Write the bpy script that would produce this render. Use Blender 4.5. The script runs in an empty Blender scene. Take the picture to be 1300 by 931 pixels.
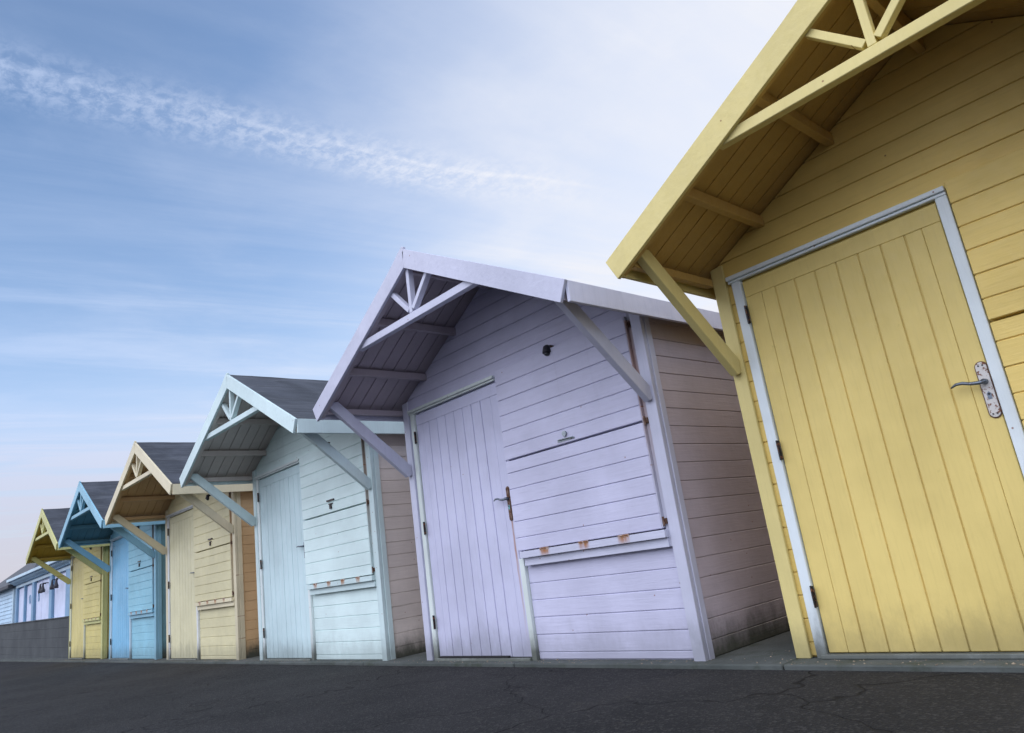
import bpy, bmesh, math, random
from mathutils import Vector, Matrix, noise
random.seed(7)
SC = bpy.context.scene
COL = SC.collection
R_ = math.radians

# ------------------------------------------------------------------ camera
cam_d = bpy.data.cameras.new("camera")
cam = bpy.data.objects.new("camera", cam_d)
COL.objects.link(cam)
CR = Vector((0.66196082, 0.73651448, -0.13911972))
CU = Vector((0.28701862, -0.07761833, 0.95477521))
CF = Vector((-0.69240752, 0.67195373, 0.26277367))
m = Matrix(((CR.x, CU.x, -CF.x, 2.0330), (CR.y, CU.y, -CF.y, -3.5844), (CR.z, CU.z, -CF.z, 0.6682), (0, 0, 0, 1)))
cam.matrix_world = m
cam_d.sensor_width = 36
cam_d.lens = 921.01 / 1300 * 36
cam_d.shift_x = -13.7 / 1300
cam_d.shift_y = -9.6 / 1300
cam_d.clip_start = 0.05
cam_d.clip_end = 3000
SC.camera = cam

# ------------------------------------------------------------------ light
SUN_AZ = 12.0      # degrees from +Y towards +X (the sun is veiled, behind the huts)
SUN_EL = 27.0
SC.view_settings.view_transform = 'Standard'
SC.view_settings.look = 'None'
SC.view_settings.gamma = 1
SC.view_settings.exposure = 0.55
world = bpy.data.worlds.new("World")
SC.world = world
world.use_nodes = True


class NT:
    """tiny helper to wire nodes"""
    def __init__(s, tree):
        s.t = tree; s.n = tree.nodes; s.l = tree.links

    def node(s, kind, **kw):
        nd = s.n.new(kind)
        for k, v in kw.items():
            setattr(nd, k, v)
        return nd

    def inp(s, nd, key, v):
        if v is None: return
        if isinstance(v, bpy.types.NodeSocket): s.l.new(v, nd.inputs[key])
        else: nd.inputs[key].default_value = v

    def math(s, op, a, b=None, c=None, clamp=False):
        nd = s.node('ShaderNodeMath', operation=op, use_clamp=clamp)
        s.inp(nd, 0, a); s.inp(nd, 1, b); s.inp(nd, 2, c)
        return nd.outputs[0]

    def vmath(s, op, a, b=None):
        nd = s.node('ShaderNodeVectorMath', operation=op)
        s.inp(nd, 0, a); s.inp(nd, 1, b)
        return nd.outputs['Value'] if op in ('DOT_PRODUCT', 'LENGTH') else nd.outputs[0]

    def comb(s, x, y, z):
        nd = s.node('ShaderNodeCombineXYZ')
        s.inp(nd, 0, x); s.inp(nd, 1, y); s.inp(nd, 2, z)
        return nd.outputs[0]

    def sep(s, v):
        nd = s.node('ShaderNodeSeparateXYZ'); s.inp(nd, 0, v)
        return nd.outputs

    def noise(s, vec, scale, detail=4, rough=.55, dist=0):
        nd = s.node('ShaderNodeTexNoise')
        s.inp(nd, 'Vector', vec); s.inp(nd, 'Scale', scale); s.inp(nd, 'Detail', detail)
        s.inp(nd, 'Roughness', rough); s.inp(nd, 'Distortion', dist)
        return nd.outputs['Fac']

    def rng(s, v, a, b, c=0., d=1., kind='SMOOTHSTEP'):
        nd = s.node('ShaderNodeMapRange', interpolation_type=kind)
        s.inp(nd, 0, v); s.inp(nd, 1, a); s.inp(nd, 2, b); s.inp(nd, 3, c); s.inp(nd, 4, d)
        return nd.outputs[0]

    def mix(s, f, a, b, mode='MIX'):
        nd = s.node('ShaderNodeMix', data_type='RGBA', blend_type=mode)
        s.inp(nd, 0, f)
        for i, v in ((6, a), (7, b)):
            if isinstance(v, tuple) and len(v) == 3: v = (*v, 1)
            s.inp(nd, i, v)
        return nd.outputs[2]


w = NT(world.node_tree)
w.n.clear()
out = w.node('ShaderNodeOutputWorld')
bg = w.node('ShaderNodeBackground')
sky = w.node('ShaderNodeTexSky', sky_type='NISHITA')
sky.sun_disc = False
sky.sun_elevation = R_(SUN_EL)
sky.sun_rotation = R_(SUN_AZ)
sky.air_density = 1.0
sky.dust_density = 0.6
sky.ozone_density = 3.0
SKY_S = 0.145
tc = w.node('ShaderNodeTexCoord')
d = w.vmath('NORMALIZE', tc.outputs['Generated'])
dx, dy, dz = w.sep(d)
dzc = w.math('MAXIMUM', dz, 0.04)
px = w.math('DIVIDE', dx, dzc)
py = w.math('DIVIDE', dy, dzc)
# thin cirrus on a plane overhead, drawn out along a wind direction
plane = w.comb(px, py, 0.0)


def rotp(a):
    c, s_ = math.cos(R_(a)), math.sin(R_(a))
    u = w.math('ADD', w.math('MULTIPLY', px, c), w.math('MULTIPLY', py, s_))
    v = w.math('ADD', w.math('MULTIPLY', px, -s_), w.math('MULTIPLY', py, c))
    return u, v


u1, v1 = rotp(83)
cirA = w.noise(w.comb(w.math('MULTIPLY', u1, .32), w.math('MULTIPLY', v1, 1.5), 0.0), 1.0, 8, .62, .5)
cirB = w.noise(w.comb(w.math('MULTIPLY', u1, .7), w.math('MULTIPLY', v1, .9), 3.0), 1.3, 9, .6, .3)
cirA = w.rng(cirA, .42, .74)
cirB = w.rng(cirB, .44, .72)
# broken band of old contrail, long and straight on the cloud plane (x ~ -1.38, running in y)
wob = w.math('MULTIPLY', w.math('SUBTRACT', w.noise(plane, 1.6, 3), .5), .10)
bx = w.math('SUBTRACT', w.math('ADD', px, wob),
            w.math('SUBTRACT', w.math('MULTIPLY', w.math('MULTIPLY', py, py), .085), 1.42))
band = w.rng(w.math('ABSOLUTE', bx), .0, .15, 1., 0.)
thin = w.rng(w.math('ABSOLUTE', w.math('ADD', bx, -.035)), .0, .018, 1., 0.)
puff = w.noise(w.comb(px, w.math('MULTIPLY', py, 1.2), 0.), 26., 5, .7, .3)
band = w.math('MULTIPLY', band, w.rng(puff, .36, .66))
band = w.math('MULTIPLY', band, w.rng(py, 1.75, .9))
thin = w.math('MULTIPLY', thin, w.rng(py, 1.7, 1.2))
# veil of high haze, thickest around the hidden sun and toward the horizon
az, el = R_(-14), R_(21)
sd = (math.sin(az) * math.cos(el), math.cos(az) * math.cos(el), math.sin(el))
cs = w.vmath('DOT_PRODUCT', d, sd)
glow = w.rng(cs, .66, 1.04)
hor = w.rng(dz, .55, .0)
veil = w.math('ADD', w.math('MULTIPLY', glow, .95), w.math('MULTIPLY', hor, .46))
big = w.noise(w.comb(w.math('MULTIPLY', u1, .25), w.math('MULTIPLY', v1, .8), 7.), 1.0, 5, .55, .3)
veil = w.math('MULTIPLY', veil, w.rng(big, .2, .75, .55, 1.25))
veil = w.math('ADD', veil, w.math('MULTIPLY', w.rng(dz, .34, .06), .5))
# unseen bright cloud bank, added behind the camera to light the hut fronts
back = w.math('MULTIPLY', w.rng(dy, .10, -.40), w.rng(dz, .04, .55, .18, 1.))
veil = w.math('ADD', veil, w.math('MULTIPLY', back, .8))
mask = w.math('ADD', w.math('MULTIPLY', cirA, w.rng(dz, .46, .30, .22, .55)), w.math('MULTIPLY', cirB, .20))
mask = w.math('ADD', mask, w.math('MULTIPLY', band, .33))
mask = w.math('ADD', mask, w.math('MULTIPLY', thin, .14))
mask = w.math('ADD', mask, w.math('ADD', veil, .03), clamp=True)
ccol = w.mix(w.rng(cs, .35, .97), (3.0, 3.6, 4.9), (4.1, 4.2, 4.55))
ccol = w.mix(w.rng(dz, .30, .0), ccol, (3.1, 3.0, 3.3))
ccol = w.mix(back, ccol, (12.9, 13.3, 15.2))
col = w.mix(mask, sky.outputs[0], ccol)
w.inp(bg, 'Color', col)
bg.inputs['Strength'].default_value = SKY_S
w.l.new(bg.outputs[0], out.inputs[0])

sun_d = bpy.data.lights.new("sun", 'SUN')
sun_d.energy = .6
sun_d.angle = R_(12)
sun_d.color = (1.0, .84, .66)
sun = bpy.data.objects.new("sun", sun_d)
COL.objects.link(sun)
sv = Vector((math.sin(R_(SUN_AZ)) * math.cos(R_(SUN_EL)), math.cos(R_(SUN_AZ)) * math.cos(R_(SUN_EL)), math.sin(R_(SUN_EL))))
sun.rotation_euler = sv.to_track_quat('Z', 'Y').to_euler()


# ------------------------------------------------------------------ materials
def new_mat(name):
    mt = bpy.data.materials.new(name); mt.use_nodes = True
    t = NT(mt.node_tree); t.n.clear()
    o = t.node('ShaderNodeOutputMaterial'); b = t.node('ShaderNodeBsdfPrincipled')
    t.l.new(b.outputs[0], o.inputs[0])
    return mt, t, b


def objvec(t, seed=0.0):
    c = t.node('ShaderNodeTexCoord').outputs['Object']
    return c, t.vmath('ADD', c, (seed * 3.1, seed * 1.7, seed * .9))


def bump(t, b, h, strength, dist):
    n = t.node('ShaderNodeBump')
    n.inputs['Strength'].default_value = strength
    n.inputs['Distance'].default_value = dist
    t.l.new(h, n.inputs['Height']); t.l.new(n.outputs[0], b.inputs['Normal'])


def paint(name, c, seed=0., along='x', rust=.5, dirt=.6, rough=.5, weather=1.0, streak=None, drips=()):
    """gloss paint on wood: brush grain, faded patches, nail-head rust, damp dirt near the ground"""
    mt, t, b = new_mat(name)
    raw, v = objvec(t, seed)
    x, y, z = t.sep(v)
    rx, ry, rz = t.sep(raw)
    st = {'x': (.6, 9, 9), 'z': (9, 9, .6), 'y': (9, .6, 9), 'd': (4, 9, 4)}[along]
    grain = t.noise(t.vmath('MULTIPLY', v, st), 9., 5, .6)
    patch = t.noise(v, 1.3, 4, .6)
    fine = t.noise(v, 26., 4, .7)
    # whole boards differ a touch from one another
    brd = t.math('FLOOR', t.math('DIVIDE', t.math('ADD', rz, .06) if along == 'x' or along == 'y' else t.math('ADD', rx, .0), .112))
    wn = t.node('ShaderNodeTexWhiteNoise', noise_dimensions='1D')
    t.inp(wn, 'W', t.math('ADD', brd, seed * 7.3))
    c2 = tuple(k * .90 for k in c)
    c3 = tuple(min(1, k * 1.10 + .01) for k in c)
    base = t.mix(t.rng(patch, .3, .7), c2, c3)
    base = t.mix(t.math('MULTIPLY', t.rng(grain, .45, .75), .14 * weather), base, tuple(k * .62 for k in c))
    base = t.mix(t.math('MULTIPLY', wn.outputs[0], .12), base, tuple(k * .7 for k in c))
    # scuffs: small grey marks
    sc = t.noise(v, 13., 6, .8)
    base = t.mix(t.math('MULTIPLY', t.rng(sc, .66, .74), .32 * weather), base, tuple(k * .55 for k in c))
    # dirt rising from the ground
    dn = t.noise(t.vmath('MULTIPLY', v, (1, 1, .6)), 5., 6, .7)
    dm = t.math('MULTIPLY', t.rng(t.math('SUBTRACT', rz, t.math('MULTIPLY', dn, .34)), .10, -.16), dirt)
    base = t.mix(dm, base, (.055, .06, .045))
    # vertical water marks
    wm = t.noise(t.vmath('MULTIPLY', v, (16, 16, .8)), 1., 4, .6)
    base = t.mix(t.math('MULTIPLY', t.rng(wm, .62, .8),   .16 * weather), base, tuple(k * .6 for k in c))
    # rusty nail heads: sparse voronoi cells
    vo = t.node('ShaderNodeTexVoronoi', feature='F1', voronoi_dimensions='2D')
    t.inp(vo, 'Vector', t.comb(y if along == 'y' else x, z, 0.)); vo.inputs['Scale'].default_value = 7.; vo.inputs['Randomness'].default_value = 1
    spot = t.rng(vo.outputs['Distance'], .012, .045, 1., 0.)
    pick = t.math('GREATER_THAN', t.sep(vo.outputs['Color'])[0], 1 - .42 * rust)
    base = t.mix(t.math('MULTIPLY', t.math('MULTIPLY', spot, pick), .85), base, (.22, .07, .025))
    for (sx, half, z0, z1, amt) in drips:      # rust run below a fitting
        wv = t.math('MULTIPLY', t.math('SUBTRACT', t.noise(raw, 7., 2), .5), .012)
        dd = t.math('ABSOLUTE', t.math('SUBTRACT', t.math('ADD', rx, wv), sx))
        mk = t.math('MULTIPLY', t.rng(dd, half * .5, half * 1.25, 1., 0.), t.math('MULTIPLY', t.rng(rz, z1 + .002, z1 - .002), t.rng(rz, z0, z0 + (z1 - z0) * .8)))
        mk = t.math('MULTIPLY', mk, t.rng(t.noise(t.vmath('MULTIPLY', raw, (60, 1, 5)), 1., 3), .3, .6, .45, 1.))
        base = t.mix(t.math('MULTIPLY', mk, amt), base, (.36, .15, .05))
    t.inp(b, 'Base Color', base)
    t.inp(b, 'Roughness', t.rng(fine, .3, .7, rough - .1, rough + .15))
    b.inputs['Specular IOR Level'].default_value = .35
    h = t.math('ADD', t.math('MULTIPLY', grain, .6), t.math('MULTIPLY', fine, .4))
    bump(t, b, h, .55, .005)
    return mt


def simple(name, c, rough=.6, metal=0., var=.25, scale=8., bstr=.2, bdist=.003):
    mt, t, b = new_mat(name)
    raw, v = objvec(t)
    n = t.noise(v, scale, 5, .65)
    t.inp(b, 'Base Color', t.mix(t.rng(n, .3, .7), tuple(k * (1 - var) for k in c), tuple(min(1, k * (1 + var)) for k in c)))
    t.inp(b, 'Roughness', t.rng(n, .3, .7, max(.05, rough - .12), min(1, rough + .12)))
    b.inputs['Metallic'].default_value = metal
    bump(t, b, n, bstr, bdist)
    return mt


def rusty(name, c, rust_c=(.20, .075, .03), amount=.5, metal=.6, scale=45.):
    mt, t, b = new_mat(name)
    raw, v = objvec(t)
    n = t.noise(v, scale, 6, .7)
    mk = t.rng(n, .62 - .28 * amount, .68 - .22 * amount)
    t.inp(b, 'Base Color', t.mix(mk, c, rust_c))
    t.inp(b, 'Metallic', t.math('MULTIPLY', t.math('SUBTRACT', 1., mk), metal))
    t.inp(b, 'Roughness', t.rng(mk, 0, 1, .38, .85))
    bump(t, b, n, .5, .002)
    return mt


def felt_mat(name, seed):
    mt, t, b = new_mat(name)
    raw, v = objvec(t, seed)
    rx, ry, rz = t.sep(raw)
    n1 = t.noise(v, 2.2, 5, .6, .4)
    n2 = t.noise(v, 70., 4, .8)
    wr = t.noise(t.vmath('MULTIPLY', v, (5., .9, 5.)), 1.6, 5, .6, .8)
    # laps of the felt strips run level along the roof
    lap = t.math('FRACT', t.math('DIVIDE', t.math('ADD', rx, seed * .13), .42))
    edge = t.rng(lap, .0, .045, 1., 0.)
    moss = t.rng(t.noise(v, 9., 6, .75), .60, .70)
    c = t.mix(t.rng(n1, .3, .7), (.022, .027, .036), (.055, .063, .080))
    c = t.mix(t.math('MULTIPLY', t.rng(wr, .5, .72), .5), c, (.12, .13, .15))
    c = t.mix(t.math('MULTIPLY', edge, .9), c, (.012, .013, .016))
    c = t.mix(t.math('MULTIPLY', moss, .5), c, (.10, .105, .085))
    t.inp(b, 'Base Color', c)
    b.inputs['Roughness'].default_value = .72
    h = t.math('ADD', t.math('MULTIPLY', wr, 1.), t.math('ADD', t.math('MULTIPLY', n2, .12), t.math('MULTIPLY', lap, .35)))
    bump(t, b, h, .55, .02)
    return mt


M_IRON = rusty('black_iron', (.03, .03, .032), amount=.35, metal=.7)
M_RUST = rusty('rusted_iron', (.17, .10, .07), (.10, .045, .025), amount=.6, metal=.1)
M_RUSTP = rusty('rust_over_paint', (.50, .40, .36), (.30, .15, .075), amount=.75, metal=.0, scale=30)
M_STEEL = rusty('dull_steel', (.17, .20, .24), (.10, .08, .07), amount=.15, metal=.85)
M_CHROME = rusty('pitted_chrome', (.30, .34, .36), (.12, .09, .07), amount=.3, metal=.9, scale=70)
M_PLATEW = rusty('enamelled_plate_worn', (.60, .58, .55), (.20, .09, .055), amount=.36, metal=.05, scale=42)
M_BRASS = rusty('rusty_brown_plate', (.14, .085, .06), (.12, .05, .03), amount=.5, metal=.3)
M_DARK = simple('dark_void', (.012, .012, .013), .9, 0, .2)
M_KEY = simple('verdigris', (.16, .42, .42), .5, 0, .4, 90)
def tarmac():
    mt, t, b = new_mat('asphalt')
    raw, v = objvec(t)
    vo = t.node('ShaderNodeTexVoronoi', feature='F1'); t.inp(vo, 'Vector', v); vo.inputs['Scale'].default_value = 95
    chip = t.sep(vo.outputs['Color'])[0]
    n = t.noise(v, 1.1, 6, .65); n2 = t.noise(v, 7., 6, .7)
    c = t.mix(t.rng(n, .3, .7), (.010, .0105, .011), (.022, .022, .0225))
    c = t.mix(t.math('MULTIPLY', t.rng(chip, .7, 1.), .6), c, (.06, .058, .055))
    c = t.mix(t.math('MULTIPLY', t.rng(n2, .6, .75), .35), c, (.07, .062, .048))
    wv = t.node('ShaderNodeTexVoronoi', feature='DISTANCE_TO_EDGE')
    nz = t.node('ShaderNodeTexNoise'); t.inp(nz, 'Vector', v); nz.inputs['Scale'].default_value = 3
    t.inp(wv, 'Vector', t.vmath('ADD', v, t.vmath('MULTIPLY', nz.outputs['Color'], (.5, .5, .5)))); wv.inputs['Scale'].default_value = .55
    crack = t.rng(wv.outputs['Distance'], .0, .006, 1., 0.)
    c = t.mix(crack, c, (.004, .004, .004))
    t.inp(b, 'Base Color', c); b.inputs['Roughness'].default_value = .92; b.inputs['Specular IOR Level'].default_value = .25
    bump(t, b, t.math('SUBTRACT', t.math('MULTIPLY', vo.outputs['Distance'], .8), crack), .8, .008)
    return mt


M_TAR = tarmac()
M_LANT = simple('black_lantern_paint', (.02, .02, .03), .5)
M_GLASS = simple('lamp_glass', (.05, .055, .06), .15, 0, .2)


# ------------------------------------------------------------------ mesh helpers
class MB:
    def __init__(s): s.bm = bmesh.new()

    def box(s, x0, x1, y0, y1, z0, z1):
        vs = [s.bm.verts.new(p) for p in ((x0, y0, z0), (x1, y0, z0), (x1, y1, z0), (x0, y1, z0), (x0, y0, z1), (x1, y0, z1), (x1, y1, z1), (x0, y1, z1))]
        for f in ((3, 2, 1, 0), (4, 5, 6, 7), (0, 1, 5, 4), (1, 2, 6, 5), (2, 3, 7, 6), (3, 0, 4, 7)):
            s.bm.faces.new([vs[i] for i in f])
        return s

    def prism(s, poly, a, b, axis='y'):
        """poly in the plane perpendicular to axis: (x,z) for y, (y,z) for x, (x,y) for z"""
        def P(p, k):
            return {'y': (p[0], k, p[1]), 'x': (k, p[0], p[1]), 'z': (p[0], p[1], k)}[axis]
        A = [s.bm.verts.new(P(p, a)) for p in poly]; B = [s.bm.verts.new(P(p, b)) for p in poly]
        s.bm.faces.new(A); s.bm.faces.new(B[::-1])
        n = len(poly)
        for i in range(n):
            s.bm.faces.new([A[i], B[i], B[(i + 1) % n], A[(i + 1) % n]])
        return s

    def bar(s, p, q, wx, wy, up=(0, 0, 1)):
        """rectangular bar from p to q; wx = width across, wy = depth along 'up'-ish"""
        p, q = Vector(p), Vector(q); d = (q - p).normalized()
        a = d.cross(Vector(up)).normalized(); c = a.cross(d).normalized()
        vs = []
        for e in (p, q):
            for (i, j) in ((-1, -1), (1, -1), (1, 1), (-1, 1)):
                vs.append(s.bm.verts.new(e + a * i * wx / 2 + c * j * wy / 2))
        for f in ((3, 2, 1, 0), (4, 5, 6, 7), (0, 1, 5, 4), (1, 2, 6, 5), (2, 3, 7, 6), (3, 0, 4, 7)):
            s.bm.faces.new([vs[i] for i in f])
        return s

    def tube(s, pts, rad, n=10, squash=1.):
        rings = []
        for i, p in enumerate(pts):
            p = Vector(p)
            a = Vector(pts[max(i - 1, 0)]); b = Vector(pts[min(i + 1, len(pts) - 1)])
            d = (b - a).normalized(); u = d.cross(Vector((0, 1, 0)))
            if u.length < .1: u = d.cross(Vector((0, 0, 1)))
            u.normalize(); v = d.cross(u).normalized()
            r = rad[i] if isinstance(rad, (list, tuple)) else rad
            rings.append([s.bm.verts.new(p + u * math.cos(k * 2 * math.pi / n) * r + v * math.sin(k * 2 * math.pi / n) * r * squash) for k in range(n)])
        for A, B in zip(rings, rings[1:]):
            for k in range(n): s.bm.faces.new([A[k], A[(k + 1) % n], B[(k + 1) % n], B[k]])
        s.bm.faces.new(rings[0][::-1]); s.bm.faces.new(rings[-1])
        return s

    def build(s, name, mat, parent=None, bevel=.0, smooth=False):
        bmesh.ops.recalc_face_normals(s.bm, faces=s.bm.faces)
        me = bpy.data.meshes.new(name); s.bm.to_mesh(me); s.bm.free()
        me.materials.append(mat)
        o = bpy.data.objects.new(name, me); COL.objects.link(o)
        if smooth:
            for f in me.polygons: f.use_smooth = True
        if parent is not None: o.parent = parent
        if bevel:
            b = o.modifiers.new('edge', 'BEVEL'); b.width = bevel; b.segments = 1; b.limit_method = 'ANGLE'; b.angle_limit = R_(40)
        return o


def tag(o, label=None, cat=None, group=None, kind=None):
    if label: o['label'] = label
    if cat: o['category'] = cat
    if group: o['group'] = group
    if kind: o['kind'] = kind
    return o


def empty(name, loc=(0, 0, 0), rz=0):
    o = bpy.data.objects.new(name, None); COL.objects.link(o)
    o.location = loc; o.rotation_euler = (0, 0, rz); o.empty_display_size = .2
    return o


# ------------------------------------------------------------------ ground
def ground():
    mt, t, b = new_mat('damp_concrete')
    raw, v = objvec(t)
    n = t.noise(v, 1.7, 6, .65); f = t.noise(v, 40., 5, .75); mo = t.noise(v, 4.5, 6, .7)
    c = t.mix(t.rng(n, .3, .7), (.045, .054, .050), (.085, .097, .092))
    c = t.mix(t.math('MULTIPLY', t.rng(mo, .5, .68), .75), c, (.035, .045, .028))
    t.inp(b, 'Base Color', c); b.inputs['Roughness'].default_value = .9
    bump(t, b, t.math('ADD', f, n), .5, .01)
    g = MB().box(-900, 900, -900, 900, -.3, -.024).build('ground', M_TAR); tag(g, kind='structure')
    # slab under the huts, its kerb just ahead of the fronts
    for nm, x0, x1 in (('promenade_slab', -60, 30),):
        s = MB()
        x = x0
        while x < x1:
            s.box(x + .004, x + 1.996, -.172, 5.2, -.2, 0.0)
            x += 2
        o = s.build(nm, mt, None, .006); tag(o, kind='structure')
    return mt


M_CONC = ground()

# ------------------------------------------------------------------ the huts
W = 2.652; E = .132; ZL = 2.058; ZA = 2.858; OV = .775; DEP = 2.45; BP = .112
MID = W / 2
SLOPE = (ZA - ZL) / (MID + E)
TH = math.atan(SLOPE); CT, ST = math.cos(TH), math.sin(TH)


def roof(x, drop=0.):
    """height of the roof's outer plane at x, less a drop measured square to it"""
    return ZA - abs(x - MID) * SLOPE - drop / CT


def slopepoly(xa, xb, d0, d1):
    """parallelogram under one roof slope between two x's"""
    return [(xa, roof(xa, d0)), (xb, roof(xb, d0)), (xb, roof(xb, d1)), (xa, roof(xa, d1))]


def hut(loc, cols, label, extra, seed, repaint=1.):
    rnd = random.Random(seed)
    root = empty('beach_hut', loc)
    tag(root, label, 'beach hut', 'pastel beach huts standing in a row')
    cw, ct, cs, cj, cd = cols['wall'], cols['trim'], cols['side'], cols['jamb'], cols['door']
    S = float(seed)
    pw = paint('wall_paint', cw, S, 'x', .09, .35)
    psd = paint('side_paint_shade_tint', cs, S + 1, 'y', .25, 1.0)  # warm dim light between the huts is put into this colour
    pt = paint('trim_paint', ct, S + 2, 'z', .55, .5)
    psf = paint('soffit_paint_shaded', tuple(k * .85 for k in cs), S + 3, 'z', .2, 0.)  # side tone darkened to paint in the shade under the roof
    pj = paint('jamb_paint', cj, S + 4, 'z', .7, .9, .4)
    pd = paint('door_paint', cd, S + 5, 'z', .05, .45, .48, drips=extra.get('drips', ()))
    hs = (1.565, 1.93, 2.265) if extra['kind'] in ('yellow', 'lilac') else (1.50, 1.78, 2.05, 2.33)
    psh = paint('shelf_paint', ct, S + 6, 'x', .6, .0, drips=[(q, .046 if len(hs) == 3 else .034, .655, .7185, 1.0) for q in hs])
    bnd = paint('stained_batten_paint', tuple(k * .8 for k in ct), S + 8, 'z', 1.6, .3, .6, 2.4, drips=((2.565, .02, .75, 2.0, .6),))
    fe = felt_mat('roofing_felt', S)

    def j(a): return rnd.uniform(-a, a)
    # --- front wall: shiplap boards
    def boards(mb, zlist, spans_fn, yf, yb):
        for z0, z1 in zlist:
            for xa, xb in spans_fn(z0, z1):
                if xb - xa < .02: continue
                mb.box(xa, xb, yf + j(.0012), yb, z0 + .0022, z1 - .0018)
    w_ = MB()
    w_.box(1.263, 1.3015, 0, .016, .008, .672) if extra['kind'] == 'yellow' else None
    z = .012
    zs = []
    lo = [-.06 + .0, .052]
    low = [.008, .052] + [.052 + BP * k for k in range(1, 5)] + [.612]
    lowpairs = list(zip(low, low[1:]))
    for z0, z1 in lowpairs:
        w_.box(1.302, 2.575, j(.0012), .016, z0 + .0022, z1 - .0018)
    # narrow strips left of the door
    k = 0; z0 = .008
    edges = [.008] + [.072 + BP * k for k in range(0, 19)]
    for a, b in zip(edges, edges[1:]):
        if b > 2.0: b = 1.998
        if a >= b: continue
        w_.box(.062, .112, j(.001), .016, a + .0022, b - .0018)
    # gable, clipped to the roof line
    ze = [2.008, 2.12] + [2.12 + BP * k for k in range(1, 8)]
    for a, b in zip(ze, ze[1:]):
        a_, b_ = a + .0022, b - .0018
        def xl(zz): return MID - (roof(MID, .03) - zz) / SLOPE
        xa0, xa1 = max(xl(a_), .002), max(xl(b_), .002)
        if xl(a_) > MID - .02: break
        if xl(b_) > MID:
            top = roof(MID, .03)
            poly = [(xa0, a_), (W - xa0, a_), (MID, top)]
        else:
            poly = [(xa0, a_), (W - xa0, a_), (W - xa1, b_), (xa1, b_)]
        w_.prism(poly, j(.0012), .016)
    # backing sheet behind the gaps
    w_.prism([(.01, 0.004), (W - .01, .004), (W - .01, 2.06), (MID, 2.79), (.01, 2.06)], .0072, .04)
    w_.build('front_wall', pw, root, .003)
    # --- side and back walls
    sw = MB(); sl_ = MB()
    ez = [.005, .095] + [.095 + .1105 * k for k in range(1, 18)] + [2.055]
    for a, b in zip(ez, ez[1:]):
        sw.box(W - .014 + j(.0012), W, .052, DEP, a + .0022, b - .0018)
        sl_.box(0, .014 + j(.0012), .052, DEP, a + .0022, b - .0018)
    sw.box(W - .03, W - .0072, .045, DEP - .005, .004, 2.05)
    sl_.box(.0072, .03, .045, DEP - .005, .004, 2.05)
    sw.build('side_wall', psd, root, .0018)
    sl_.build('side_wall', psd, root, .0018)
    bw = MB()
    for a, b in zip(ez, ez[1:]):
        bw.box(.016, W - .016, DEP + .001, DEP + .015, a + .0022, b - .0018)
    bw.prism([(.016, 2.057), (W - .016, 2.057), (MID, 2.79)], DEP + .001, DEP + .016)
    bw.build('back_wall', psd, root, .0018)
    # --- corner posts
    for side in (0, 1):
        p = MB()
        if side == 0:
            p.prism([(-.004, 0.), (.074, 0.), (.074, 2.105), (-.004, 2.098)], -.022, -.001)
            p.box(-.016, -.001, .0, .05, 0., 2.06)
        else:
            p.prism([(2.585, 0.), (2.662, 0.), (2.662, 2.098), (2.585, 2.105)], -.036, -.001)
            p.box(W + .001, W + .016, .0, .05, 0., 2.05)
        p.build('corner_post', pt, root, .003)
    # --- door frame
    MB().box(.112, .166, -.03, .014, 0., 1.975).build('door_jamb', pj, root, .003)
    if extra['kind'] == 'yellow': MB().box(1.192, 1.243, -.03, .014, 0., 1.975).build('door_jamb', pj, root, .003)
    else:
        MB().box(1.2525, 1.300, -.026, .016, 0., .672).build('door_jamb', pj, root, .003)
        MB().box(1.2525, 1.276, -.012, .016, .6725, 1.975).build('door_jamb', pd, root, .002)
    l = MB().box(.092, 1.243, -.044, .0, 1.992, 2.016).box(.094, 1.243, -.032, .0, 1.976, 1.9905)
    l.build('door_lintel', pj, root, .003)
    MB().box(.14, 1.20 if extra['kind'] == 'yellow' else 1.25, -.045, .01, .001, .021).build('door_sill', pj, root, .003)
    # --- door
    dr = MB()
    X0, X1 = .171, (1.186 if extra['kind'] == 'yellow' else 1.249)
    dr.box(X0 + .001, X1 - .001, -.0055, .012, .027, 1.961)
    dr.box(X0, X1, -.014, -.0005, 1.872, 1.962)
    gx = [X0, .268, .35, .462, .574, .687, .80, .911, 1.023, 1.101, X1] if extra['kind'] == 'yellow' else [X0, .268, .35, .465, .578, .695, .808, .921, 1.036, 1.157, X1]
    for i, (a, b) in enumerate(zip(gx, gx[1:])):
        ga = .0008 if i in (0, 1, 9) else .0033
        gb = .0008 if i in (0, 8, 9) else .0033
        dr.box(a + ga, b - gb, -.014 + (j(.0008)), -.0005, .026, 1.8712)
    door = dr.build('door', pd, root, .0025)
    for hz in (1.77, 1.02, .29):
        h = MB().box(.163, .178, -.036, -.0305, hz - .05, hz + .05)
        h.tube([(.169, -.040, hz - .052), (.169, -.040, hz + .052)], .0055, 8)
        h.build('hinge', M_IRON if extra['kind'] != 'big' else M_RUST, door)
    if extra['kind'] == 'lilac': MB().box(.20, 1.02, -.036, -.0155, .0225, .036).build('draught_strip', M_DARK, door)
    # handle
    hx, hz = (1.163 if extra['kind'] == 'yellow' else 1.222), (1.083 if extra['kind'] == 'yellow' else 1.064)
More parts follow.
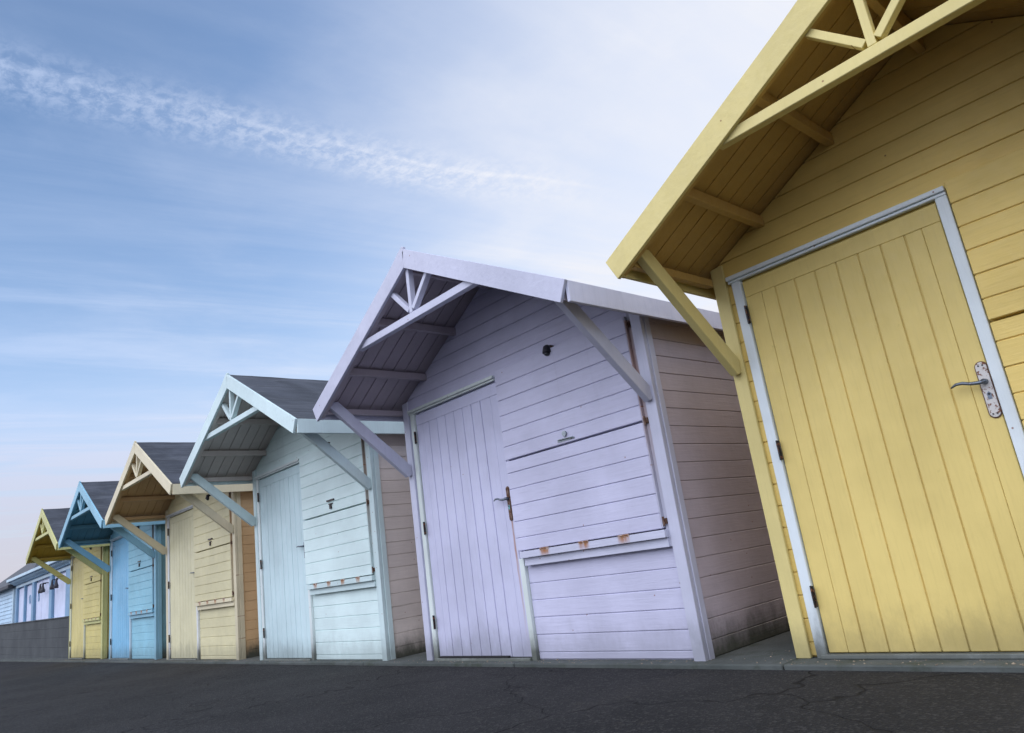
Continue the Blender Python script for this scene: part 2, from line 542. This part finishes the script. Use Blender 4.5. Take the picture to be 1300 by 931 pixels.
    if extra['kind'] in ('yellow', 'lilac'):
        hw, hh = (.0225, .122) if extra['kind'] == 'yellow' else (.0155, .120)
        def stad(w2, h2, n=10):
            pts = []
            for i in range(n + 1):
                a = math.pi * i / n; pts.append((hx + w2 * math.cos(a), hz + h2 - w2 + w2 * math.sin(a)))
            for i in range(n + 1):
                a = math.pi + math.pi * i / n; pts.append((hx + w2 * math.cos(a), hz - h2 + w2 + w2 * math.sin(a)))
            return pts
        rim = MB().prism(stad(hw + .0035, hh + .0035), -.0185, -.0145)
        pl = rim.build('handle_plate', M_BRASS, door, .0015)
        face = MB().prism(stad(hw - .001, hh - .001), -.0225, -.0188)
        face.build('plate_face', M_PLATEW if extra['kind'] == 'yellow' else M_RUST, pl, .0012)
        lz = hz + .035
        lv = MB()
        lv.tube([(hx, -.022, lz), (hx, -.040, lz), (hx, -.055, lz)], [.013, .011, .010], 12)
        lv.tube([(hx + .004, -.053, lz - .002), (hx - .02, -.056, lz - .003), (hx - .05, -.056, lz + .001), (hx - .078, -.055, lz + .011), (hx - .105, -.053, lz + .012), (hx - .128, -.05, lz + .002)],
                [.009, .0085, .0075, .0075, .0065, .004], 10, .8)
        lv.build('door_handle', M_STEEL, door, 0, True)
        for dz_ in (-hh + .016, hh - .016):
            for dx_ in ((-.008, .008) if extra['kind'] == 'yellow' else (0,)):
                MB().tube([(hx + dx_, -.0228, hz + dz_), (hx + dx_, -.0255, hz + dz_)], .0034, 8).build('screw', M_DARK, pl)
        kh = MB().prism([(hx - .007, hz - .042), (hx + .007, hz - .042), (hx + .009, hz - .018), (hx, hz - .008), (hx - .009, hz - .018)], -.0242, -.0228)
        kh.build('keyhole_cover', M_KEY if extra['kind'] == 'lilac' else M_STEEL, pl)
        MB().tube([(hx, -.0243, hz - .02), (hx, -.0262, hz - .02)], .0045, 10).build('keyhole', M_DARK, pl)
    else:
        hx = 1.215
        pl = MB().box(hx - .011, hx + .011, -.0195, -.0145, .99, 1.15).build('handle_plate', M_STEEL, door, .003)
        lv = MB().tube([(hx, -.019, 1.11), (hx, -.05, 1.11)], .009, 10)
        lv.tube([(hx + .004, -.049, 1.11), (hx - .04, -.052, 1.112), (hx - .07, -.051, 1.118), (hx - .11, -.048, 1.112)], [.008, .007, .007, .004], 8)
        lv.build('door_handle', M_STEEL, door, 0, True)
    # --- serving hatch: fixed upper panel, drop-down flap, shelf under it
    XP = 1.252 if extra['kind'] == 'yellow' else 1.278
    up = MB()
    uz = [1.362, 1.458, 1.571, 1.686, 1.80, 1.915, 2.03]
    P = .050
    for a, b in zip(uz, uz[1:]): up.box(XP, 2.548, -P + j(.001), -P + .016, a + .0025, b - .002)
    up.box(XP + .004, 2.544, -P + .0075, -.002, 1.364, 2.026)
    up.build('upper_panel', pw, root, .003)
    fl = MB()
    fz = [.724, .812, .925, 1.038, 1.152, 1.266, 1.353]
    for a, b in zip(fz, fz[1:]): fl.box(XP, 2.548, -P + j(.001), -P + .016, a + .0025, b - .002)
    fl.box(XP + .004, 2.544, -P + .0075, -.002, .726, 1.351)
    flap = fl.build('hatch_flap', pw, root, .003)
    MB().box(2.5485, 2.556, -P + .002, -.004, .73, 2.026).build('hatch_edge', bnd, root)
    MB().box(2.557, 2.584, -.028, -.0015, .62, 2.06).build('hatch_batten', bnd, root, .002)
    shf = MB().box(1.312, 2.572, -.066, -.002, .674, .718).box(1.326, 2.566, -.040, -.003, .62, .672)
    shelf = shf.build('hatch_shelf', psh, root, .002)
    hs = (1.565, 1.93, 2.265) if extra['kind'] in ('yellow', 'lilac') else (1.50, 1.78, 2.05, 2.33)
    for hx_ in hs:
        hw_ = .043 if extra['kind'] in ('yellow', 'lilac') else .036
        o = MB()
        for q in range(3):
            a_ = hx_ - hw_ + q * hw_ * 2 / 3
            o.tube([(a_ + .001, -.067, .7215), (a_ + hw_ * 2 / 3 - .001, -.067, .7215)], .0042, 8)
        o.box(hx_ - hw_, hx_ + hw_, -.0672, -.0662, .709, .7175)
        o.build('shelf_hinge', M_RUSTP, shelf)
    # white end board closing the wall beside the door, under the shelf
    if extra['kind'] == 'yellow': MB().box(1.2445, 1.262, -.02, .0, 0., .672).build('end_board', pj, root, .002)
    # bolts at the edge of the hatch
    for bz in (1.36, .765, 1.97):
        o = MB().box(2.552, 2.58, -.040, -.0285, bz - .016, bz + .016)
        o.tube([(2.566, -.047, bz - .026), (2.566, -.047, bz + .026)], .006, 8)
        o.build('bolt', M_RUST, root)
    # latch / number plate bracket
    if extra['kind'] == 'lilac':
        la = MB().tube([(1.905, -P, 1.425), (1.905, -P - .014, 1.425)], .019, 12)
        la.box(1.83, 1.985, -P - .006, -P - .0012, 1.378, 1.389).tube([(1.84, -P - .009, 1.392), (1.975, -P - .009, 1.388)], .006, 8)
        la.build('hatch_latch', M_CHROME, root)
    else:
        la = MB().box(1.83, 1.97, -P - .012, -P - .0012, 1.47, 1.485).box(1.885, 1.915, -P - .014, -P - .0012, 1.395, 1.44)
        la.box(1.86, 1.94, -P - .009, -P - .0012, 1.44, 1.449)
        la.build('hatch_latch', M_IRON, root)
    # --- lamp
    lx, lz = 1.86, 2.035
    lm = MB().tube([(lx, .002, lz), (lx, -.02, lz)], .026, 14)
    lm.tube([(lx, -.02, lz), (lx, -.045, lz - .005)], .009, 8)
    lamp = lm.build('wall_lamp', M_IRON, root, 0, True)
    MB().tube([(lx, -.05, lz + .022), (lx, -.05, lz + .012), (lx, -.052, lz - .022), (lx, -.054, lz - .036)], [.012, .025, .033, .034], 14)  .build('lamp_shade', M_LANT, lamp, 0, True)
    MB().tube([(lx, -.054, lz - .036), (lx, -.054, lz - .05), (lx, -.054, lz - .056)], [.026, .02, .008], 12).build('lamp_lens', M_GLASS, lamp, 0, True)
    # --- roof
    FE, DK = .009, .026            # felt and deck thickness
    for side in (-1, 1):
        def X(s_): return MID + side * s_          # distance from ridge
        xe = MID + E
        # deck: grooved soffit boards running down the slope over the porch, plain behind
        dk = MB()
        y = -OV + .022
        nb = 7; st = (OV - .022 + .02) / nb
        for i in range(nb):
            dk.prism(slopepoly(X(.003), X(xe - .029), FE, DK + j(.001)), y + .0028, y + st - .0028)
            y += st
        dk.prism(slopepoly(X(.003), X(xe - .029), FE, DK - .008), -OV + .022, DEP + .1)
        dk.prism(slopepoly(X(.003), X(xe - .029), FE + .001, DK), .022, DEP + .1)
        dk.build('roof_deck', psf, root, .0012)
        # felt: slightly uneven sheet with thickness
        bm = bmesh.new()
        nx, ny = 26, 44
        grid = {}
        for lay in (0, 1):
            for a in range(nx + 1):
                for c in range(ny + 1):
                    s_ = (xe - .028) * a / nx; yy = -OV - .001 + (DEP + .12 + OV + .001) * c / ny
                    zz = ZA - s_ * SLOPE
                    if lay == 0:
                        zz += .004 + .006 * noise.noise(Vector((s_ * 3.2 + seed * 5, yy * 1.4, side * 3))) + .003 * noise.noise(Vector((s_ * 9, yy * 5, seed)))
                        if a == 0: zz += .004
                    else: zz -= FE
                    grid[lay, a, c] = bm.verts.new((X(s_ if lay == 0 else s_), yy, zz))
        for a in range(nx):
            for c in range(ny):
                bm.faces.new([grid[0, a, c], grid[0, a + 1, c], grid[0, a + 1, c + 1], grid[0, a, c + 1]])
                bm.faces.new([grid[1, a, c], grid[1, a, c + 1], grid[1, a + 1, c + 1], grid[1, a + 1, c]])
        for a in range(nx):
            for c in (0, ny):
                bm.faces.new([grid[0, a, c], grid[1, a, c], grid[1, a + 1, c], grid[0, a + 1, c]])
        for c in range(ny):
            for a in (0, nx):
                bm.faces.new([grid[0, a, c], grid[0, a, c + 1], grid[1, a, c + 1], grid[1, a, c]])
        f = MB(); f.bm.free(); f.bm = bm
        f.build('roof_felt', fe, root, 0, False)
        # barge board at the front (and a plain one behind)
        bd = .121
        t_ = paint('barge_paint', ct, S + 9 + side, 'd', .25, 0.) if side == -1 else pbarge
        pbarge = t_
        c_in = (X(0), ZA - bd / CT)
        low_o = (X(xe), ZL + .008); low_i = (X(xe - bd * ST), ZL - bd * CT)
        poly = [(X(-.022), ZA + .016), (X(0), ZA + .026), (X(.05), roof(X(.05)) + .024), (X(.14), roof(X(.14)) + .014), (X(.3), roof(X(.3)) + .008), low_o, low_i, c_in]
        if side == 1: poly = [(X(.0235), roof(X(.0235)) + .010)] + [low_o, low_i, (X(.003), ZA - bd / CT), (X(.003), ZA - .02)]
        MB().prism(poly, -OV - .022, -OV).build('barge_board', t_, root, .002)
        MB().prism([(X(.002), ZA - .012), (X(xe - .002), ZL - .012), (X(xe - .002), ZL - .012 - .10), (X(.002), ZA - .012 - .11)], DEP + .1005, DEP + .118).build('barge_board', t_, root, .002)
        # rafter behind the barge board
        MB().prism(slopepoly(X(.02), X(xe - .05), DK + .001, .105), -OV + .0015, -OV + .042).build('rafter', psf, root, .002)
        # eaves board
        ei, eb, et = ((.004, .112, .010) if side > 0 else (.046, .088, -.016))
        MB().prism([(X(xe - .022 - ei), ZL + et), (X(xe - ei), ZL + et), (X(xe - ei), ZL - eb), (X(xe - .022 - ei), ZL - eb)], -OV + .0012, DEP + .1).build('eaves_board', pt, root, .002)
        # purlins from the gable to the porch front
        for s_ in (MID - .352, MID - .815):
            xa, xb = X(s_ - .021), X(s_ + .021)
            zt = min(roof(xa, DK), roof(xb, DK))
            MB().box(min(xa, xb), max(xa, xb), -OV + .0425, -.0015, zt - .062, zt - .004).build('purlin', psf, root, .002)
        # wall plate running forward
        xa, xb = X(MID - .0), X(MID + .04)
        MB().box(min(xa, xb), max(xa, xb), -OV + .0425, -.024, 2.00, 2.045).build('wall_plate', psf, root, .002)
        # bracket
        bxx = X(MID - .030)
        b_ = MB()
        ang = Vector((0, -.645, .57))
        b_.prism([(-.0365 if side > 0 else -.0225, 1.475), (-.062, 1.462), (-.745, 2.045), (-.745, 2.085), (-.66, 2.085), (-.0365 if side > 0 else -.0225, 1.555)], bxx - .023, bxx + .023, 'x')
        b_.build('bracket', pt, root, .003)
    # ridge board under the porch and small peak of felt over the ridge
    MB().box(MID - .018, MID + .018, -OV + .043, -.002, ZA - .17, ZA - .045).build('ridge_board', psf, root, .002)
    # sunburst truss: collar and three struts
    tr = MB().box(.60, W - .60, -OV + .0015, -OV + .048, 2.338, 2.392)
    cc = tr.build('collar_beam', pt, root, .003)
    hub = (MID, 2.392)
    for ang, ln in ((90, 0), (45, 0), (135, 0)):
        a = R_(ang); dx_, dz_ = math.cos(a), math.sin(a)
        # run until the barge board's lower line
        L = (ZA - .105 / CT - hub[1]) / (dz_ + abs(dx_) * SLOPE) if ang != 90 else (ZA - .105 / CT - hub[1])
        n_ = (-dz_, dx_); wv = .017
        s0 = .0 if ang == 90 else .035
        q = [(hub[0] + dx_ * s0 + n_[0] * wv, max(hub[1] + dz_ * s0 + n_[1] * wv, hub[1] + .001)), (hub[0] + dx_ * s0 - n_[0] * wv, max(hub[1] + dz_ * s0 - n_[1] * wv, hub[1] + .001)),
             (hub[0] + dx_ * L - n_[0] * wv, hub[1] + dz_ * L - n_[1] * wv), (hub[0] + dx_ * L + n_[0] * wv, hub[1] + dz_ * L + n_[1] * wv)]
        MB().prism(q, -OV + .003, -OV + .046).build('strut', pt, root, .002)
    return root


def C(*rgb):
    return tuple((k / 255) ** 2.2 for k in rgb)


YEL = dict(wall=C(224, 196, 114), trim=C(218, 202, 134), side=C(206, 170, 100), jamb=C(218, 228, 230), door=C(220, 197, 120))  # side tones carry painted warm light and shade
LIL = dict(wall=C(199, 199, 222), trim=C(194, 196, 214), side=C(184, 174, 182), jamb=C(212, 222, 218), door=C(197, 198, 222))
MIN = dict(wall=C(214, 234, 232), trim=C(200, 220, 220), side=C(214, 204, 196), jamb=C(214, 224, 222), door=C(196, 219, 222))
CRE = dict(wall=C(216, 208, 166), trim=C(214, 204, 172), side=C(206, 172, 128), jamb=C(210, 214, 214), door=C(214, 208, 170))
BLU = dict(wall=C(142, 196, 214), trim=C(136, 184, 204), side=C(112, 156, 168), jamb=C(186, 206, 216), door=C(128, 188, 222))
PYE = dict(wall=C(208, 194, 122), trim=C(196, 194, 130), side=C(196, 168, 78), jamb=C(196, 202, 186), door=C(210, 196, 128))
hut((0, 0, 0), YEL, 'nearest mustard yellow beach hut with white framed door and ornate handle plate', {'kind': 'yellow'}, 1)
hut((-3.161, -.055, -.004), LIL, 'lilac beach hut with rusty shelf hinges and rust streak below its door handle', {'kind': 'lilac', 'drips': ((1.222, .010, .02, .94, .75),)}, 2)
hut((-6.392, -.058, -.006), MIN, 'pale mint green beach hut with dark felt roof, between the lilac and the cream huts', {'kind': 'mint'}, 3)
hut((-9.680, -.032, -.008), CRE, 'cream beach hut, warm light painted on side wall, between mint and sky blue huts', {'kind': 'cream'}, 4)
hut((-12.845, -.012, -.002), BLU, 'sky blue beach hut with blue soffit and brackets, beside the cream hut', {'kind': 'blue'}, 5)
hut((-16.001, .009, .004), PYE, 'olive yellow beach hut at the far end, beside the low grey wall', {'kind': 'pale'}, 6)


# ------------------------------------------------------------------ low grey wall beyond the last hut
def low_wall():
    mt, t, b = new_mat('grey_render')
    raw, v = objvec(t)
    n = t.noise(v, 1.2, 6, .65); f = t.noise(v, 30., 5, .7)
    c = t.mix(t.rng(n, .3, .7), (.038, .044, .048), (.064, .072, .076))
    t.inp(b, 'Base Color', c); b.inputs['Roughness'].default_value = .9
    bump(t, b, t.math('ADD', f, n), .5, .01)
    root = empty('garden_wall', (-16.06, .10, 0)); tag(root, 'low dark grey boundary wall with a square end pier, beyond the last hut', 'wall')
    wl = MB()
    for i in range(6):
        wl.box(-14., -.34, -.03 + random.uniform(-.001, .001), .12, -.39 + i * .20, -.39 + i * .20 + .199)
    wl.build('wall_face', mt, root, .004)
    MB().box(-14., -.335, -.045, .135, .812, .838).build('coping', mt, root, .004)
    root.rotation_euler = (0, R_(.7), 0)
    MB().box(-.33, -.03, -.065, .16, -.1, .842).build('pier', mt, root, .006)


low_wall()


# ------------------------------------------------------------------ white beach chalets behind that wall
def chalets():
    pwh = paint('chalet_paint', C(204, 212, 236), 21, 'z', .05, .1)
    pbl = paint('chalet_blue_trim', C(120, 156, 186), 22, 'z', .05, .1)
    ptq = paint('chalet_pale_trim', C(182, 206, 220), 23, 'z', .05, .1)
    dark = simple('slate', (.045, .05, .06), .7, 0, .3, 6.)
    brick = simple('red_brick', (.36, .13, .10), .85, 0, .3, 12.)
    root = empty('chalet_terrace', (-32.5, 1.0, 0))
    tag(root, 'terrace of white chalets with blue pilasters and bracketed cornice behind the low wall', 'chalet')
    x1 = 11.9
    MB().box(3.4, x1, .06, 3.2, .0, 2.22).build('wall', pwh, root)
    cn = MB().box(3.2, x1 + .1, -.26, 3.3, 2.33, 2.40).box(3.3, x1 + .05, -.10, .06, 2.20, 2.33)
    cn.build('cornice', pbl, root, .01)
    MB().box(3.2, x1 + .1, -.29, -.262, 2.34, 2.43).build('gutter', ptq, root, .008)
    x = 3.4
    while x < x1 - .05:
        MB().prism([(-.101, 2.21), (-.101, 2.328), (-.24, 2.328), (-.22, 2.28), (-.14, 2.25)], x, x + .055, 'x').build('cornice_bracket', ptq, root)
        x += .21
    MB().box(3.3, x1, -.04, .059, 2.10, 2.198).build('frieze', ptq, root, .006)
    for px_, wd in ((3.42, .28), (5.0, .14), (6.35, .32), (8.98, .34), (11.1, .5)):
        MB().box(px_, px_ + wd, -.05, .0595, .0, 2.098).build('pilaster', pbl, root, .006)
    # pairs of tall shutters with a ring in each leaf
    k = 0
    for a, b in ((3.74, 4.96), (5.18, 6.31), (6.72, 7.55), (7.59, 8.94), (9.36, 11.06)):
        dm = MB()
        n = max(4, int((b - a) / .16)); st = (b - a) / n
        for i in range(n): dm.box(a + i * st + .004, a + (i + 1) * st - .004, .02, .058, .12, 2.05)
        d_ = dm.build('shutter', pwh, root, .004)
        if k in (1, 2):
            cx = (a + b) / 2; ring = []
            for i in range(17):
                q = 2 * math.pi * i / 16; ring.append((cx + .10 * math.cos(q), .012, 1.62 + .13 * math.sin(q)))
            MB().tube(ring, .012, 6).build('ring', pbl, d_)
        MB().box(a + .02, b - .02, -.01, .0195, .86, .90).build('rail', pbl, d_)
        if k in (3, 4):
            for lx in ((8.1, 8.48) if k == 3 else (9.75, 10.3)):
                L = MB().tube([(lx, -.12, 1.95), (lx, -.12, 1.90), (lx, -.12, 1.84), (lx, -.12, 1.74), (lx, -.12, 1.68)], [.012, .025, .03, .06, .055], 10)
                L.box(lx - .012, lx + .012, -.12, .02, 1.93, 1.955)
                L.build('lantern', M_LANT, root)
        k += 1
    # shallow grey roof
    MB().prism([(-.26, 2.401), (3.3, 2.401), (3.3, 2.48), (1.6, 2.60)], 3.2, x1 + .1, 'x').build('roof', dark, root)
    # next chalet, lower, clapboard, with a dark hipped roof and a brick chimney
    r2 = empty('clapboard_chalet', (-29.2, .95, 0))
    tag(r2, 'pale blue clapboard chalet with dark curved roof and red chimney at left edge', 'chalet')
    s = MB(); z = 0.
    while z < 2.12:
        s.prism([(-.018, z), (.0, z + .13), (.03, z + .13), (.03, z)], -12., -.04, 'x'); z += .132
    s.box(-12., -.04, .031, 4.4, 0., 2.14)
    s.build('wall', paint('pale_blue_clapboard', C(170, 200, 222), 24, 'x', .05, .1), r2)
    MB().box(-.16, -.0, -.04, .02, .0, 2.14).build('corner_post', ptq, r2, .005)
    MB().box(-12.1, .1, -.22, -.02, 2.15, 2.27).build('gutter', dark, r2, .01)
    bm = MB()
    prof = [(-13., 2.15), (.1, 2.15), (.0, 2.38), (-1.2, 2.78), (-2.6, 3.10), (-4.0, 3.36), (-5.2, 3.42), (-6.6, 3.36), (-8.6, 3.0), (-10.8, 2.5)]
    A = [bm.bm.verts.new((p[0], .0 + (p[1] - 2.15) * 1.1, p[1])) for p in prof]
    B = [bm.bm.verts.new((p[0], 4.4 - (p[1] - 2.15) * 1.1, p[1])) for p in prof]
    bm.bm.faces.new(A); bm.bm.faces.new(B[::-1])
    for i in range(len(prof)): bm.bm.faces.new([A[i], B[i], B[(i + 1) % len(prof)], A[(i + 1) % len(prof)]])
    bm.build('roof', dark, r2)
    ch = MB().box(-4.35, -3.75, 1.7, 2.3, 3.0, 3.72).box(-4.40, -3.70, 1.66, 2.34, 3.72, 3.79)
    c_ = ch.build('chimney', brick, r2, .01)
    MB().tube([(-4.05, 2., 3.79), (-4.05, 2., 3.95)], .09, 10).build('chimney_pot', brick, c_)


chalets()


# ------------------------------------------------------------------ grit and blown sand gathered along the hut bases
def grit():
    rnd = random.Random(11); mb = MB()
    for i in range(1500):
        x = rnd.uniform(-19, 2.6)
        y = -.168 + abs(rnd.gauss(0, .07)) if rnd.random() < .7 else -.05 - abs(rnd.gauss(0, .02))
        hx_ = min((0, -3.161, -6.392, -9.68, -12.845, -16.0), key=lambda q: abs(x - q - W / 2))
        inside = hx_ - .03 < x < hx_ + W + .03
        if inside and y > -.05: y = -.05 - rnd.random() * .08
        if not inside and rnd.random() < .6: y = rnd.uniform(-.1, 1.2)
        r = rnd.uniform(.0015, .006)
        if rnd.random() < .03: r *= 2
        vs = []
        for k in range(5):
            a = k * 1.257 + rnd.uniform(-.3, .3); vs.append(mb.bm.verts.new((x + math.cos(a) * r, y + math.sin(a) * r * rnd.uniform(.6, 1), .0006)))
        tp = mb.bm.verts.new((x, y, r * rnd.uniform(.6, 1.)))
        for k in range(5): mb.bm.faces.new([vs[k], vs[(k + 1) % 5], tp])
    o = mb.build('beach_grit', simple('grit', (.22, .18, .13), .9, 0, .5, 60.)); tag(o, 'small pebbles and sand grit scattered along the hut bases', 'grit', None, 'stuff')


grit()

SC.render.engine = 'CYCLES'
